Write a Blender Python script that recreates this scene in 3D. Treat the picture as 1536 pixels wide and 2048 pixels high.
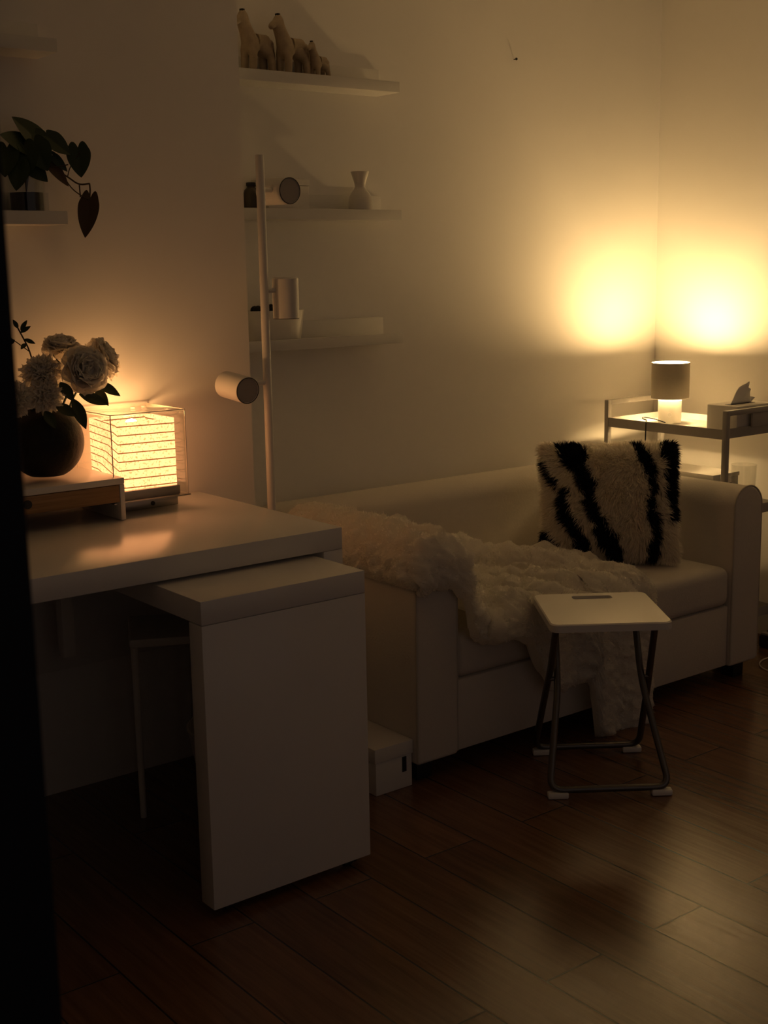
import bpy, bmesh, math, random
from mathutils import Vector, Matrix, noise
import numpy as np

# ---------------------------------------------------------------- clean scene
for o in list(bpy.data.objects):
    bpy.data.objects.remove(o, do_unlink=True)
SC = bpy.context.scene
COL = SC.collection
PI = math.pi

# ---------------------------------------------------------------- camera
F_PX = 2579.64
YAW, PITCH, ROLL = 0.656251443, 0.188772172, 0.0181457156
cam_d = bpy.data.cameras.new('camera')
cam_d.sensor_fit = 'HORIZONTAL'
cam_d.sensor_width = 24.0
cam_d.lens = F_PX / 1536.0 * 24.0
cam_d.clip_start = 0.05
cam_d.dof.use_dof = True
cam_d.dof.focus_distance = 3.4
cam_d.dof.aperture_fstop = 14.0
cam = bpy.data.objects.new('camera', cam_d)
COL.objects.link(cam)
fw = Vector((math.sin(YAW)*math.cos(PITCH), math.cos(YAW)*math.cos(PITCH), -math.sin(PITCH)))
r0 = Vector((math.cos(YAW), -math.sin(YAW), 0))
d0 = fw.cross(r0)
cr, sr = math.cos(ROLL), math.sin(ROLL)
right = cr*r0 + sr*d0
down = -sr*r0 + cr*d0
M = Matrix((right, -down, -fw)).transposed().to_4x4()
M.translation = Vector((0, 0, 1.31))
cam.matrix_world = M
SC.camera = cam

# ---------------------------------------------------------------- world, exposure
w = bpy.data.worlds.new('World')
SC.world = w
w.use_nodes = True
w.node_tree.nodes['Background'].inputs[0].default_value = (1.0, 0.76, 0.64, 1)
w.node_tree.nodes['Background'].inputs[1].default_value = 0.066
SC.view_settings.view_transform = 'Standard'
SC.view_settings.look = 'None'
SC.view_settings.exposure = 0.12
SC.view_settings.gamma = 1.0
SC.view_settings.use_curve_mapping = False

# lamp levels (the two lamps that are on in the room)
TABLE_LAMP_COLOR = (1.0, 0.65, 0.27)
BULB_STRENGTH = 850.0
PAPER_BULB_COLOR = (1.0, 0.52, 0.19)
PAPER_BULB_STRENGTH = 120.0
PAPER_STRENGTH = 3.0

# ---------------------------------------------------------------- materials
def mat(name, color, rough=0.5, metal=0.0, spec=0.5, noise_amt=0.0, noise_scale=30.0, bump=0.0, sheen=0.0, coat=0.0):
    m = bpy.data.materials.new(name)
    m.use_nodes = True
    nt = m.node_tree
    b = nt.nodes['Principled BSDF']
    b.inputs['Base Color'].default_value = (*color, 1)
    b.inputs['Roughness'].default_value = rough
    b.inputs['Metallic'].default_value = metal
    b.inputs['Specular IOR Level'].default_value = spec
    if sheen: b.inputs['Sheen Weight'].default_value = sheen
    if coat: b.inputs['Coat Weight'].default_value = coat
    if noise_amt or bump:
        tc = nt.nodes.new('ShaderNodeTexCoord')
        n = nt.nodes.new('ShaderNodeTexNoise')
        n.inputs['Scale'].default_value = noise_scale
        n.inputs['Detail'].default_value = 5
        nt.links.new(tc.outputs['Object'], n.inputs['Vector'])
        if noise_amt:
            mx = nt.nodes.new('ShaderNodeMix'); mx.data_type = 'RGBA'
            mx.inputs['A'].default_value = (*[c*(1-noise_amt) for c in color], 1)
            mx.inputs['B'].default_value = (*[min(1, c*(1+noise_amt)) for c in color], 1)
            nt.links.new(n.outputs['Fac'], mx.inputs['Factor'])
            nt.links.new(mx.outputs['Result'], b.inputs['Base Color'])
        if bump:
            bp = nt.nodes.new('ShaderNodeBump')
            bp.inputs['Strength'].default_value = bump
            bp.inputs['Distance'].default_value = 0.01
            nt.links.new(n.outputs['Fac'], bp.inputs['Height'])
            nt.links.new(bp.outputs['Normal'], b.inputs['Normal'])
    return m

M_WALL = mat('wall_paint', (0.87, 0.84, 0.79), 0.75, spec=0.25, noise_amt=0.015, noise_scale=6, bump=0.03)
M_CEIL = mat('ceiling_paint', (0.93, 0.91, 0.88), 0.8, spec=0.2)
M_ROOM = mat('far_wall_paint', (0.85, 0.82, 0.78), 0.85, spec=0.2)
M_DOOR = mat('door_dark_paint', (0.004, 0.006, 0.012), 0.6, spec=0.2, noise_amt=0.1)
M_WHITE = mat('white_lacquer', (0.80, 0.77, 0.73), 0.28, spec=0.5)
M_DESK = mat('white_foil_board', (0.80, 0.77, 0.73), 0.22, spec=0.6, noise_amt=0.01, noise_scale=50)
M_LEDGE = mat('white_painted_ledge', (0.72, 0.70, 0.66), 0.45, spec=0.4)
M_CERAM = mat('white_ceramic', (0.74, 0.70, 0.63), 0.35)
M_METALW = mat('grey_powder_coat', (0.40, 0.38, 0.36), 0.4, spec=0.4)
M_LAMPW = mat('white_lamp_enamel', (0.74, 0.71, 0.66), 0.42)
M_CHROME = mat('brushed_steel', (0.42, 0.40, 0.37), 0.32, metal=1.0, noise_amt=0.05, noise_scale=80)
M_STEELDK = mat('grey_tube_steel', (0.16, 0.15, 0.14), 0.32, metal=0.85)
M_BLACK = mat('black_plastic', (0.012, 0.012, 0.013), 0.5)
M_BLACKCER = mat('black_stoneware', (0.008, 0.0078, 0.0075), 0.55, spec=0.3, noise_amt=0.4, noise_scale=90, bump=0.15)
M_SOFA = mat('white_sofa_cover', (0.66, 0.61, 0.54), 0.85, spec=0.2, noise_amt=0.03, noise_scale=160, bump=0.10, sheen=0.1)
M_PIPE = mat('sofa_piping', (0.50, 0.46, 0.40), 0.85, spec=0.2)
M_PLAST = mat('white_plastic_seat', (0.80, 0.77, 0.72), 0.32, spec=0.45)
M_FURW = mat('cream_fur', (0.93, 0.87, 0.77), 0.9, spec=0.15, noise_amt=0.06, noise_scale=40)
M_FURB = mat('black_fur', (0.010, 0.010, 0.011), 0.85, spec=0.15)
M_THROW = mat('cream_plush', (0.94, 0.89, 0.80), 0.95, spec=0.1, noise_amt=0.05, noise_scale=45, sheen=0.2)
M_PETAL = mat('white_petal', (0.86, 0.82, 0.75), 0.7, spec=0.2, noise_amt=0.06, noise_scale=60)
M_LEAF = mat('dark_leaf', (0.020, 0.040, 0.012), 0.5, noise_amt=0.3, noise_scale=40)
M_POTHOS = mat('pothos_leaf', (0.022, 0.045, 0.010), 0.45, noise_amt=0.3, noise_scale=30)
M_BROWNLEAF = mat('dry_leaf', (0.075, 0.042, 0.014), 0.6, noise_amt=0.3, noise_scale=30)
M_STEM = mat('vine_stem', (0.06, 0.040, 0.015), 0.6)
M_DARKSTUFF = mat('dark_roots', (0.012, 0.012, 0.010), 0.8, noise_amt=0.4, noise_scale=60)
M_BOTTLE = mat('dark_brown_glass', (0.035, 0.022, 0.010), 0.3)
M_CARD = mat('white_card', (0.72, 0.69, 0.64), 0.7, spec=0.2)
M_TISSUE = mat('tissue_paper', (0.84, 0.82, 0.79), 0.9, spec=0.1)
M_SHADE = mat('grey_linen_shade', (0.40, 0.35, 0.28), 0.9, spec=0.1, noise_amt=0.06, noise_scale=200)
def add_translucent(m, col, fac):
    nt = m.node_tree; b = nt.nodes['Principled BSDF']; out = nt.nodes['Material Output']
    tl = nt.nodes.new('ShaderNodeBsdfTranslucent'); tl.inputs[0].default_value = (*col, 1)
    mx = nt.nodes.new('ShaderNodeMixShader'); mx.inputs[0].default_value = fac
    nt.links.new(b.outputs[0], mx.inputs[1]); nt.links.new(tl.outputs[0], mx.inputs[2]); nt.links.new(mx.outputs[0], out.inputs[0])
add_translucent(M_FURW, (0.96, 0.91, 0.82), 0.5)
add_translucent(M_THROW, (0.96, 0.92, 0.84), 0.40)
add_translucent(M_PETAL, (0.86, 0.80, 0.70), 0.30)
M_SHADEIN = mat('white_bounce_lining', (0.85, 0.84, 0.82), 0.8, spec=0.1)
M_CORDW = mat('white_cord', (0.6, 0.58, 0.55), 0.5)
M_NAVY = mat('navy_bin_band', (0.03, 0.04, 0.06), 0.6)
M_BIN = mat('white_bin_plastic', (0.55, 0.53, 0.50), 0.4)
M_DIFF = mat('lamp_diffuser_off', (0.36, 0.32, 0.29), 0.6)
M_RING = mat('dark_trim_ring', (0.015, 0.012, 0.010), 0.5)

def m_emit(name, col, st):
    m = bpy.data.materials.new(name); m.use_nodes = True
    nt = m.node_tree; nt.nodes.clear()
    ou = nt.nodes.new('ShaderNodeOutputMaterial'); em = nt.nodes.new('ShaderNodeEmission')
    em.inputs[0].default_value = (*col, 1); em.inputs[1].default_value = st; nt.links.new(em.outputs[0], ou.inputs[0])
    return m
def m_glass(name, tint=(0.96, 0.96, 0.94), refl=1.0, ior=1.45):
    m = bpy.data.materials.new(name); m.use_nodes = True
    nt = m.node_tree; nt.nodes.clear()
    out = nt.nodes.new('ShaderNodeOutputMaterial')
    tr = nt.nodes.new('ShaderNodeBsdfTransparent'); tr.inputs[0].default_value = (*tint, 1)
    gl = nt.nodes.new('ShaderNodeBsdfGlossy'); gl.inputs['Roughness'].default_value = 0.02
    gl.inputs[0].default_value = (refl, refl, refl, 1)
    lw = nt.nodes.new('ShaderNodeLayerWeight'); lw.inputs['Blend'].default_value = 0.5
    pw = nt.nodes.new('ShaderNodeMath'); pw.operation = 'POWER'; pw.inputs[1].default_value = 5.0
    fr = nt.nodes.new('ShaderNodeMath'); fr.operation = 'MULTIPLY_ADD'
    f0 = ((ior-1)/(ior+1))**2
    fr.inputs[1].default_value = 1-f0; fr.inputs[2].default_value = f0
    nt.links.new(lw.outputs['Facing'], pw.inputs[0]); nt.links.new(pw.outputs[0], fr.inputs[0])
    mx = nt.nodes.new('ShaderNodeMixShader')
    nt.links.new(fr.outputs[0], mx.inputs[0]); nt.links.new(tr.outputs[0], mx.inputs[1])
    nt.links.new(gl.outputs[0], mx.inputs[2]); nt.links.new(mx.outputs[0], out.inputs[0])
    return m
M_ACRYL = m_glass('clear_acrylic')
M_GLASS = m_glass('clear_glass', (0.93, 0.93, 0.92), ior=1.5)

def m_wood_drawer():
    m = mat('bamboo_front', (0.30, 0.17, 0.075), 0.45)
    nt = m.node_tree; b = nt.nodes['Principled BSDF']
    tc = nt.nodes.new('ShaderNodeTexCoord'); mp = nt.nodes.new('ShaderNodeMapping')
    mp.inputs['Scale'].default_value = (6, 40, 160)
    n = nt.nodes.new('ShaderNodeTexNoise'); n.inputs['Scale'].default_value = 1.0; n.inputs['Detail'].default_value = 6
    cr_ = nt.nodes.new('ShaderNodeValToRGB')
    cr_.color_ramp.elements[0].position = 0.3; cr_.color_ramp.elements[0].color = (0.26, 0.145, 0.06, 1)
    cr_.color_ramp.elements[1].position = 0.7; cr_.color_ramp.elements[1].color = (0.42, 0.25, 0.115, 1)
    nt.links.new(tc.outputs['Object'], mp.inputs[0]); nt.links.new(mp.outputs[0], n.inputs['Vector'])
    nt.links.new(n.outputs['Fac'], cr_.inputs[0]); nt.links.new(cr_.outputs[0], b.inputs['Base Color'])
    return m
M_BAMBOO = m_wood_drawer()

def m_floor():
    m = mat('wood_plank_floor', (0.2, 0.1, 0.05), 0.4)
    nt = m.node_tree; b = nt.nodes['Principled BSDF']; L = nt.links
    tc = nt.nodes.new('ShaderNodeTexCoord')
    sep = nt.nodes.new('ShaderNodeSeparateXYZ'); L.new(tc.outputs['Object'], sep.inputs[0])
    def add(sock, v):
        a = nt.nodes.new('ShaderNodeMath'); a.operation = 'ADD'; a.inputs[1].default_value = v
        L.new(sock, a.inputs[0]); return a.outputs[0]
    comb = nt.nodes.new('ShaderNodeCombineXYZ')
    L.new(add(sep.outputs['Y'], -1.558 - 0.535 + 10.7), comb.inputs[0])
    L.new(add(sep.outputs['X'], -1.86 + 6.0), comb.inputs[1])
    br = nt.nodes.new('ShaderNodeTexBrick')
    br.offset = 0.5; br.offset_frequency = 2
    br.inputs['Scale'].default_value = 1.0
    br.inputs['Brick Width'].default_value = 1.07
    br.inputs['Row Height'].default_value = 0.15
    br.inputs['Mortar Size'].default_value = 0.0022
    br.inputs['Mortar Smooth'].default_value = 0.3
    br.inputs['Color1'].default_value = (0.130, 0.062, 0.030, 1)
    br.inputs['Color2'].default_value = (0.185, 0.092, 0.047, 1)
    br.inputs['Mortar'].default_value = (0.02, 0.01, 0.006, 1)
    L.new(comb.outputs[0], br.inputs['Vector'])
    mp = nt.nodes.new('ShaderNodeMapping'); mp.inputs['Scale'].default_value = (55, 3.0, 1)
    L.new(tc.outputs['Object'], mp.inputs[0])
    n = nt.nodes.new('ShaderNodeTexNoise'); n.inputs['Scale'].default_value = 1.0
    n.inputs['Detail'].default_value = 8; n.inputs['Roughness'].default_value = 0.65
    n.inputs['Distortion'].default_value = 0.6
    L.new(mp.outputs[0], n.inputs['Vector'])
    rp = nt.nodes.new('ShaderNodeMapRange'); rp.inputs['From Min'].default_value = 0.25; rp.inputs['From Max'].default_value = 0.75
    rp.inputs['To Min'].default_value = 0.62; rp.inputs['To Max'].default_value = 1.3
    L.new(n.outputs['Fac'], rp.inputs['Value'])
    mul = nt.nodes.new('ShaderNodeMix'); mul.data_type = 'RGBA'; mul.blend_type = 'MULTIPLY'; mul.inputs['Factor'].default_value = 1.0
    L.new(br.outputs['Color'], mul.inputs['A']); L.new(rp.outputs['Result'], mul.inputs['B'])
    L.new(mul.outputs['Result'], b.inputs['Base Color'])
    rr = nt.nodes.new('ShaderNodeMapRange'); rr.inputs['To Min'].default_value = 0.15; rr.inputs['To Max'].default_value = 0.32
    L.new(n.outputs['Fac'], rr.inputs['Value']); L.new(rr.outputs['Result'], b.inputs['Roughness'])
    # height: seams plus grain
    hs = nt.nodes.new('ShaderNodeMath'); hs.operation = 'MULTIPLY_ADD'
    hs.inputs[1].default_value = -1.2
    L.new(br.outputs['Fac'], hs.inputs[0]); 
    g = nt.nodes.new('ShaderNodeMath'); g.operation = 'MULTIPLY'; g.inputs[1].default_value = 0.28
    L.new(n.outputs['Fac'], g.inputs[0]); L.new(g.outputs[0], hs.inputs[2])
    bp = nt.nodes.new('ShaderNodeBump'); bp.inputs['Strength'].default_value = 0.35; bp.inputs['Distance'].default_value = 0.004
    L.new(hs.outputs[0], bp.inputs['Height']); L.new(bp.outputs['Normal'], b.inputs['Normal'])
    b.inputs['Specular IOR Level'].default_value = 0.75
    return m
M_FLOOR = m_floor()

def m_paper():
    """lit washi paper with thin dark battens; UV v counts the battens"""
    m = bpy.data.materials.new('lit_washi_paper'); m.use_nodes = True
    nt = m.node_tree; nt.nodes.clear(); L = nt.links
    out = nt.nodes.new('ShaderNodeOutputMaterial')
    em = nt.nodes.new('ShaderNodeEmission')
    uv = nt.nodes.new('ShaderNodeUVMap'); uv.uv_map = 'UVMap'
    sp = nt.nodes.new('ShaderNodeSeparateXYZ'); L.new(uv.outputs[0], sp.inputs[0])
    fr = nt.nodes.new('ShaderNodeMath'); fr.operation = 'FRACT'; L.new(sp.outputs['Y'], fr.inputs[0])
    ab = nt.nodes.new('ShaderNodeMath'); ab.operation = 'SUBTRACT'; ab.inputs[1].default_value = 0.5; L.new(fr.outputs[0], ab.inputs[0])
    a2 = nt.nodes.new('ShaderNodeMath'); a2.operation = 'ABSOLUTE'; L.new(ab.outputs[0], a2.inputs[0])
    lt = nt.nodes.new('ShaderNodeMath'); lt.operation = 'LESS_THAN'; lt.inputs[1].default_value = 0.067; L.new(a2.outputs[0], lt.inputs[0])
    tc = nt.nodes.new('ShaderNodeTexCoord')
    n1 = nt.nodes.new('ShaderNodeTexNoise'); n1.inputs['Scale'].default_value = 170; n1.inputs['Detail'].default_value = 3
    L.new(tc.outputs['Object'], n1.inputs['Vector'])
    cr_ = nt.nodes.new('ShaderNodeValToRGB')
    cr_.color_ramp.elements[0].position = 0.33; cr_.color_ramp.elements[0].color = (0.52, 0.19, 0.055, 1)
    cr_.color_ramp.elements[1].position = 0.47; cr_.color_ramp.elements[1].color = (1.0, 0.39, 0.145, 1)
    L.new(n1.outputs['Fac'], cr_.inputs[0])
    n2 = nt.nodes.new('ShaderNodeTexNoise'); n2.inputs['Scale'].default_value = 12
    L.new(tc.outputs['Object'], n2.inputs['Vector'])
    mr = nt.nodes.new('ShaderNodeMapRange'); mr.inputs['To Min'].default_value = 0.75; mr.inputs['To Max'].default_value = 1.25
    L.new(n2.outputs['Fac'], mr.inputs['Value'])
    mx = nt.nodes.new('ShaderNodeMix'); mx.data_type = 'RGBA'
    L.new(lt.outputs[0], mx.inputs['Factor']); L.new(cr_.outputs[0], mx.inputs['A'])
    mx.inputs['B'].default_value = (0.14, 0.040, 0.010, 1)
    L.new(mx.outputs['Result'], em.inputs['Color'])
    ms = nt.nodes.new('ShaderNodeMath'); ms.operation = 'MULTIPLY'; ms.inputs[1].default_value = PAPER_STRENGTH
    L.new(mr.outputs['Result'], ms.inputs[0]); L.new(ms.outputs[0], em.inputs['Strength'])
    L.new(em.outputs[0], out.inputs[0])
    return m
M_PAPER = m_paper()

# ---------------------------------------------------------------- helpers
def finish(bm, angle=38):
    bmesh.ops.recalc_face_normals(bm, faces=bm.faces)
    lim = math.radians(angle)
    for e in bm.edges:
        e.smooth = not (len(e.link_faces) == 2 and e.calc_face_angle(0) > lim)
    for f in bm.faces: f.smooth = True

def mesh_obj(name, bm, m, recalc=True, angle=38):
    if recalc: finish(bm, angle)
    me = bpy.data.meshes.new(name); bm.to_mesh(me); bm.free()
    for mm in (m if isinstance(m, (list, tuple)) else [m]): me.materials.append(mm)
    o = bpy.data.objects.new(name, me); COL.objects.link(o)
    return o

def root_loc(p):
    v = Vector((0, 0, 0))
    while p is not None:
        v += p.location; p = p.parent
    return v

def part(name, bm, m, parent, world=True, label=None, recalc=True, angle=38):
    """a part (or sub-part) built in world coordinates unless world=False"""
    if world: bmesh.ops.translate(bm, verts=bm.verts, vec=-root_loc(parent))
    o = mesh_obj(name, bm, m, recalc, angle); o.parent = parent
    if label: o['label'] = label
    return o

def tag(o, label, cat, group=None, kind=None):
    o['label'] = label; o['category'] = cat
    if group: o['group'] = group
    if kind: o['kind'] = kind
    return o

def thing(name, label, cat, loc, rotz=0.0, group=None):
    o = bpy.data.objects.new(name, None); COL.objects.link(o)
    o.empty_display_size = 0.05
    o.location = loc; o.rotation_euler = (0, 0, rotz)
    return tag(o, label, cat, group)

def solo(name, bm, m, label, cat, loc, group=None, recalc=True, angle=38):
    """a thing that is one mesh, built in world coordinates, origin at loc"""
    bmesh.ops.translate(bm, verts=bm.verts, vec=-Vector(loc))
    o = mesh_obj(name, bm, m, recalc, angle); o.location = loc
    return tag(o, label, cat, group)

def struct(name, bm, m, label=None):
    o = mesh_obj(name, bm, m); o['kind'] = 'structure'
    if label: o['label'] = label
    return o

def box(bm, x0, x1, y0, y1, z0, z1, bev=0.0, seg=2, mi=0):
    r = bmesh.ops.create_cube(bm, size=1.0)
    vs = r['verts']
    for v in vs:
        v.co = Vector(((x0+x1)/2 + v.co.x*(x1-x0), (y0+y1)/2 + v.co.y*(y1-y0), (z0+z1)/2 + v.co.z*(z1-z0)))
    fs = list({f for v in vs for f in v.link_faces})
    for f in fs: f.material_index = mi
    if bev > 0:
        es = list({e for v in vs for e in v.link_edges})
        bmesh.ops.bevel(bm, geom=es, offset=bev, segments=seg, profile=0.5, affect='EDGES')
    return bm

def lathe(bm, prof, seg=40, c=(0, 0, 0), axis=None, cap0=True, cap1=True, sx=1.0, sy=1.0, mi=0):
    """prof: list of (r, h). axis: direction of h (default +Z)"""
    rot = Matrix.Identity(3)
    if axis is not None: rot = Vector((0, 0, 1)).rotation_difference(Vector(axis).normalized()).to_matrix()
    rings = []
    for r, h in prof:
        ring = []
        for i in range(seg):
            a = 2*PI*i/seg
            ring.append(bm.verts.new(Vector(c) + rot @ Vector((r*math.cos(a)*sx, r*math.sin(a)*sy, h))))
        rings.append(ring)
    for a, b in zip(rings, rings[1:]):
        for i in range(seg):
            f = bm.faces.new((a[i], a[(i+1) % seg], b[(i+1) % seg], b[i])); f.material_index = mi
    if cap0: bm.faces.new(list(reversed(rings[0]))).material_index = mi
    if cap1: bm.faces.new(rings[-1]).material_index = mi
    return bm

def fillet(pts, r, n=6):
    pts = [Vector(p) for p in pts]; out = [pts[0]]
    for a, b, c in zip(pts, pts[1:], pts[2:]):
        u = (a-b); v = (c-b); d = min(r, u.length*0.49, v.length*0.49)
        p, q = b + u.normalized()*d, b + v.normalized()*d
        for i in range(n+1):
            t = i/n
            out.append((1-t)**2*p + 2*t*(1-t)*b + t*t*q)
    out.append(pts[-1]); return out

def tube(bm, pts, r, seg=12, closed=False, mi=0, taper=None):
    pts = [Vector(p) for p in pts]
    n = len(pts); rings = []
    t0 = (pts[1]-pts[0]).normalized()
    up = Vector((0, 0, 1)) if abs(t0.z) < 0.9 else Vector((1, 0, 0))
    nrm = (up - t0*up.dot(t0)).normalized()
    for i, p in enumerate(pts):
        if closed: t = (pts[(i+1) % n]-pts[i-1]).normalized()
        else: t = (pts[min(i+1, n-1)]-pts[max(i-1, 0)]).normalized()
        nrm = (nrm - t*nrm.dot(t)).normalized(); bn = t.cross(nrm)
        rr = r if taper is None else r*taper(i/(n-1))
        rings.append([bm.verts.new(p + rr*(math.cos(2*PI*k/seg)*nrm + math.sin(2*PI*k/seg)*bn)) for k in range(seg)])
    pairs = list(zip(rings, rings[1:])) + ([(rings[-1], rings[0])] if closed else [])
    for a, b in pairs:
        for k in range(seg):
            f = bm.faces.new((a[k], a[(k+1) % seg], b[(k+1) % seg], b[k])); f.material_index = mi
    if not closed:
        bm.faces.new(list(reversed(rings[0]))).material_index = mi
        bm.faces.new(rings[-1]).material_index = mi
    return bm

def extrude_profile(bm, prof, a0, a1, fn, mi=0):
    """closed 2D profile swept straight from a0 to a1; fn(u, v, a) -> point"""
    r0_ = [bm.verts.new(fn(u, v, a0)) for u, v in prof]
    r1_ = [bm.verts.new(fn(u, v, a1)) for u, v in prof]
    n = len(prof)
    for i in range(n):
        bm.faces.new((r0_[i], r0_[(i+1) % n], r1_[(i+1) % n], r1_[i])).material_index = mi
    bm.faces.new(list(reversed(r0_))).material_index = mi
    bm.faces.new(r1_).material_index = mi
    return bm

def grid_mesh(bm, P, closed=False, mi=0):
    V = [[bm.verts.new(p) for p in row] for row in P]
    for a, b in zip(V, V[1:]):
        for i in range(len(a)-1):
            bm.faces.new((a[i], a[i+1], b[i+1], b[i])).material_index = mi
    return V

def B(): return bmesh.new()

# ================================================================= THE ROOM
struct('floor', box(B(), -1.6, 3.85, -1.6, 3.35, -0.10, 0.0), M_FLOOR, 'dark brown wood plank floor')
struct('ceiling', box(B(), -1.6, 3.85, -1.6, 3.35, 2.60, 2.70), M_CEIL)
struct('wall_left', box(B(), -1.6, 1.848, 2.98, 3.35, 0, 2.60), M_WALL, 'white wall behind the desk, ending at a corner')
struct('wall_back', box(B(), 1.848, 3.85, 3.20, 3.35, 0, 2.60), M_WALL, 'white wall behind the sofa and ledges')
struct('wall_right', box(B(), 3.75, 3.85, -1.6, 3.20, 0, 2.60), M_WALL, 'white wall beside the trolley')
# front wall left out so the added dim world light fills the room
struct('wall_side', box(B(), -1.7, -1.6, -1.6, 3.35, 0, 2.60), M_ROOM)
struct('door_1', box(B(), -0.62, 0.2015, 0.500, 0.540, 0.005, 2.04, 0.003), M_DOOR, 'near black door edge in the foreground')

# nail in the wall
solo('wall_nail', lathe(B(), [(0.0016, 0), (0.0016, 0.010), (0.0042, 0.0105), (0.0042, 0.013), (0.002, 0.0145)], 12, (3.030, 3.20, 1.959), (0, -1, 0)),
     M_BLACK, 'tiny dark nail head high on the bare wall above the sofa', 'nail', (3.030, 3.20, 1.959))

# ================================================================= PICTURE LEDGES
def ledge(x0, x1, yw, zb, label):
    t = thing('picture_ledge', label, 'shelf', ((x0+x1)/2, yw, zb), group='white picture ledges')
    part('base_board', box(B(), x0, x1, yw-0.100, yw, zb, zb+0.012, 0.001), M_LEDGE, t)
    part('front_lip', box(B(), x0, x1, yw-0.112, yw-0.100, zb, zb+0.030, 0.001), M_LEDGE, t)
    part('back_plate', box(B(), x0, x1, yw-0.012, yw, zb+0.012, zb+0.076, 0.001), M_LEDGE, t)
ledge(1.913, 2.465, 3.20, 1.808, 'white picture ledge carrying the three carved horses, topmost in the recess')
ledge(1.913, 2.465, 3.20, 1.442, 'white picture ledge carrying the hourglass vase, middle of the recess')
ledge(1.913, 2.465, 3.20, 1.078, 'white picture ledge carrying the oval planter, lowest in the recess')
ledge(0.750, 1.300, 2.98, 1.797, 'empty white picture ledge above the trailing plant on the left wall')
ledge(0.750, 1.300, 2.98, 1.417, 'white picture ledge holding the trailing plant on the left wall')

# ================================================================= CARVED HORSES
M_WOODPALE = mat('carved_pale_wood', (0.40, 0.31, 0.21), 0.55, noise_amt=0.3, noise_scale=60)
def horse_mesh(s, neck=1.0):
    # side view skeleton, nose towards -X, height about 1 unit
    V = [(0.04, 0, .56), (-.26, 0, .60), (.30, 0, .57), (-.33, 0, .78*neck), (-.37, 0, .93*neck), (-.50, 0, .84*neck), (-.575, 0, .76*neck)]
    R = [.165, .180, .165, .145, .112, .078, .060]
    V += [(-.13, 0, .56), (.19, 0, .56)]; R += [.165, .160]
    Eg = [(0, 7), (7, 1), (0, 8), (8, 2), (1, 3), (3, 4), (4, 5), (5, 6)]
    for x in (-.25, .27):
        root = 7 if x < 0 else 8
        for y in (-.085, .085):
            i = len(V)
            V += [(x*.92, y, .36), (x*.95, y, .17), (x*.95, y, .02)]
            R += [.088, .068, .066]
            Eg += [(root, i), (i, i+1), (i+1, i+2)]
    i = len(V); V += [(.37, 0, .55), (.42, 0, .33)]; R += [.045, .035]; Eg += [(2, i), (i, i+1)]
    for y in (-.035, .035):
        i = len(V); V += [(-.345, y, 1.02*neck)]; R += [.022]; Eg += [(4, i)]
    me = bpy.data.meshes.new('carved_horse')
    me.from_pydata([Vector(v)*s for v in V], Eg, [])
    o = bpy.data.objects.new('tmp', me); COL.objects.link(o)
    sk = o.modifiers.new('s', 'SKIN'); sk.branch_smoothing = 1.0; ss = o.modifiers.new('ss', 'SUBSURF'); ss.levels = 2; ss.render_levels = 2
    sm_ = o.modifiers.new('sm', 'SMOOTH'); sm_.factor = .5; sm_.iterations = 6
    for k, d in enumerate(me.skin_vertices[0].data):
        d.radius = (R[k]*s, R[k]*s); d.use_root = (k == 0)
    bpy.context.view_layer.update()
    dg = bpy.context.evaluated_depsgraph_get()
    m2 = bpy.data.meshes.new_from_object(o.evaluated_get(dg)); m2.name = 'carved_horse'
    bpy.data.objects.remove(o)
    for p in m2.polygons: p.use_smooth = True
    return m2
def horse(x, y, s, rz, label, neck=1.0):
    t = thing('carved_horse', label, 'figurine', (x, y, 1.8205), rz, 'carved horses on the top ledge')
    me = horse_mesh(s, neck); me.materials.append(M_WOODPALE)
    b = bpy.data.objects.new('body', me); COL.objects.link(b); b.parent = t
    bm = B(); box(bm, -.40*s, -.335*s, -.035*s, .035*s, .955*s*neck, 1.020*s*neck, .012*s)
    part('forelock', bm, M_DARKSTUFF, t, world=False, label='dark forelock')
horse(2.012, 3.143, 0.172, math.radians(20), 'largest pale carved wooden horse, at the left end of the top ledge')
horse(2.130, 3.146, 0.172, math.radians(18), 'middle carved wooden horse on the top ledge, head overlapping the larger one')
horse(2.222, 3.146, 0.112, math.radians(22), 'smallest carved wooden horse, rightmost of the three on the top ledge')

# ================================================================= ON THE RECESS LEDGES
solo('bud_vase', lathe(B(), [(.026, 0), (.031, .003), (.035, .022), (.0357, .036), (.0335, .052), (.028, .066), (.019, .077), (.015, .085), (.0165, .095), (.022, .112),
     (.0268, .126), (.0268, .1285), (.0245, .1285), (.019, .112), (.0125, .088), (.0125, .080)], 48, (2.347, 3.135, 1.4542), cap1=True), M_CERAM,
     'cream hourglass ceramic vase with flared top on the middle recess ledge', 'vase', (2.347, 3.135, 1.4542))
t = thing('storage_box', 'low white card box on the middle ledge behind the floor lamp head', 'box', (2.075, 3.14, 1.4542))
part('box_body', box(B(), 2.005, 2.142, 3.102, 3.186, 1.4542, 1.535, .002), M_CARD, t)
part('lid', box(B(), 2.003, 2.144, 3.1005, 3.1875, 1.536, 1.553, .002), M_CARD, t)
t = thing('bottle', 'slim dark brown bottle at the left end of the middle recess ledge', 'bottle', (1.972, 3.14, 1.4542))
part('bottle_body', lathe(B(), [(.021, 0), (.023, .003), (.023, .055), (.019, .068), (.012, .075), (.012, .079)], 32, (1.972, 3.14, 1.4542)), M_BOTTLE, t)
part('cap', lathe(B(), [(.0135, .0795), (.0135, .088), (.012, .089)], 24, (1.972, 3.14, 1.4542)), M_BLACK, t)
t = thing('planter', 'oval white tapered planter filled with dark soil on the lowest recess ledge', 'planter', (2.035, 3.142, 1.0902))
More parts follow.
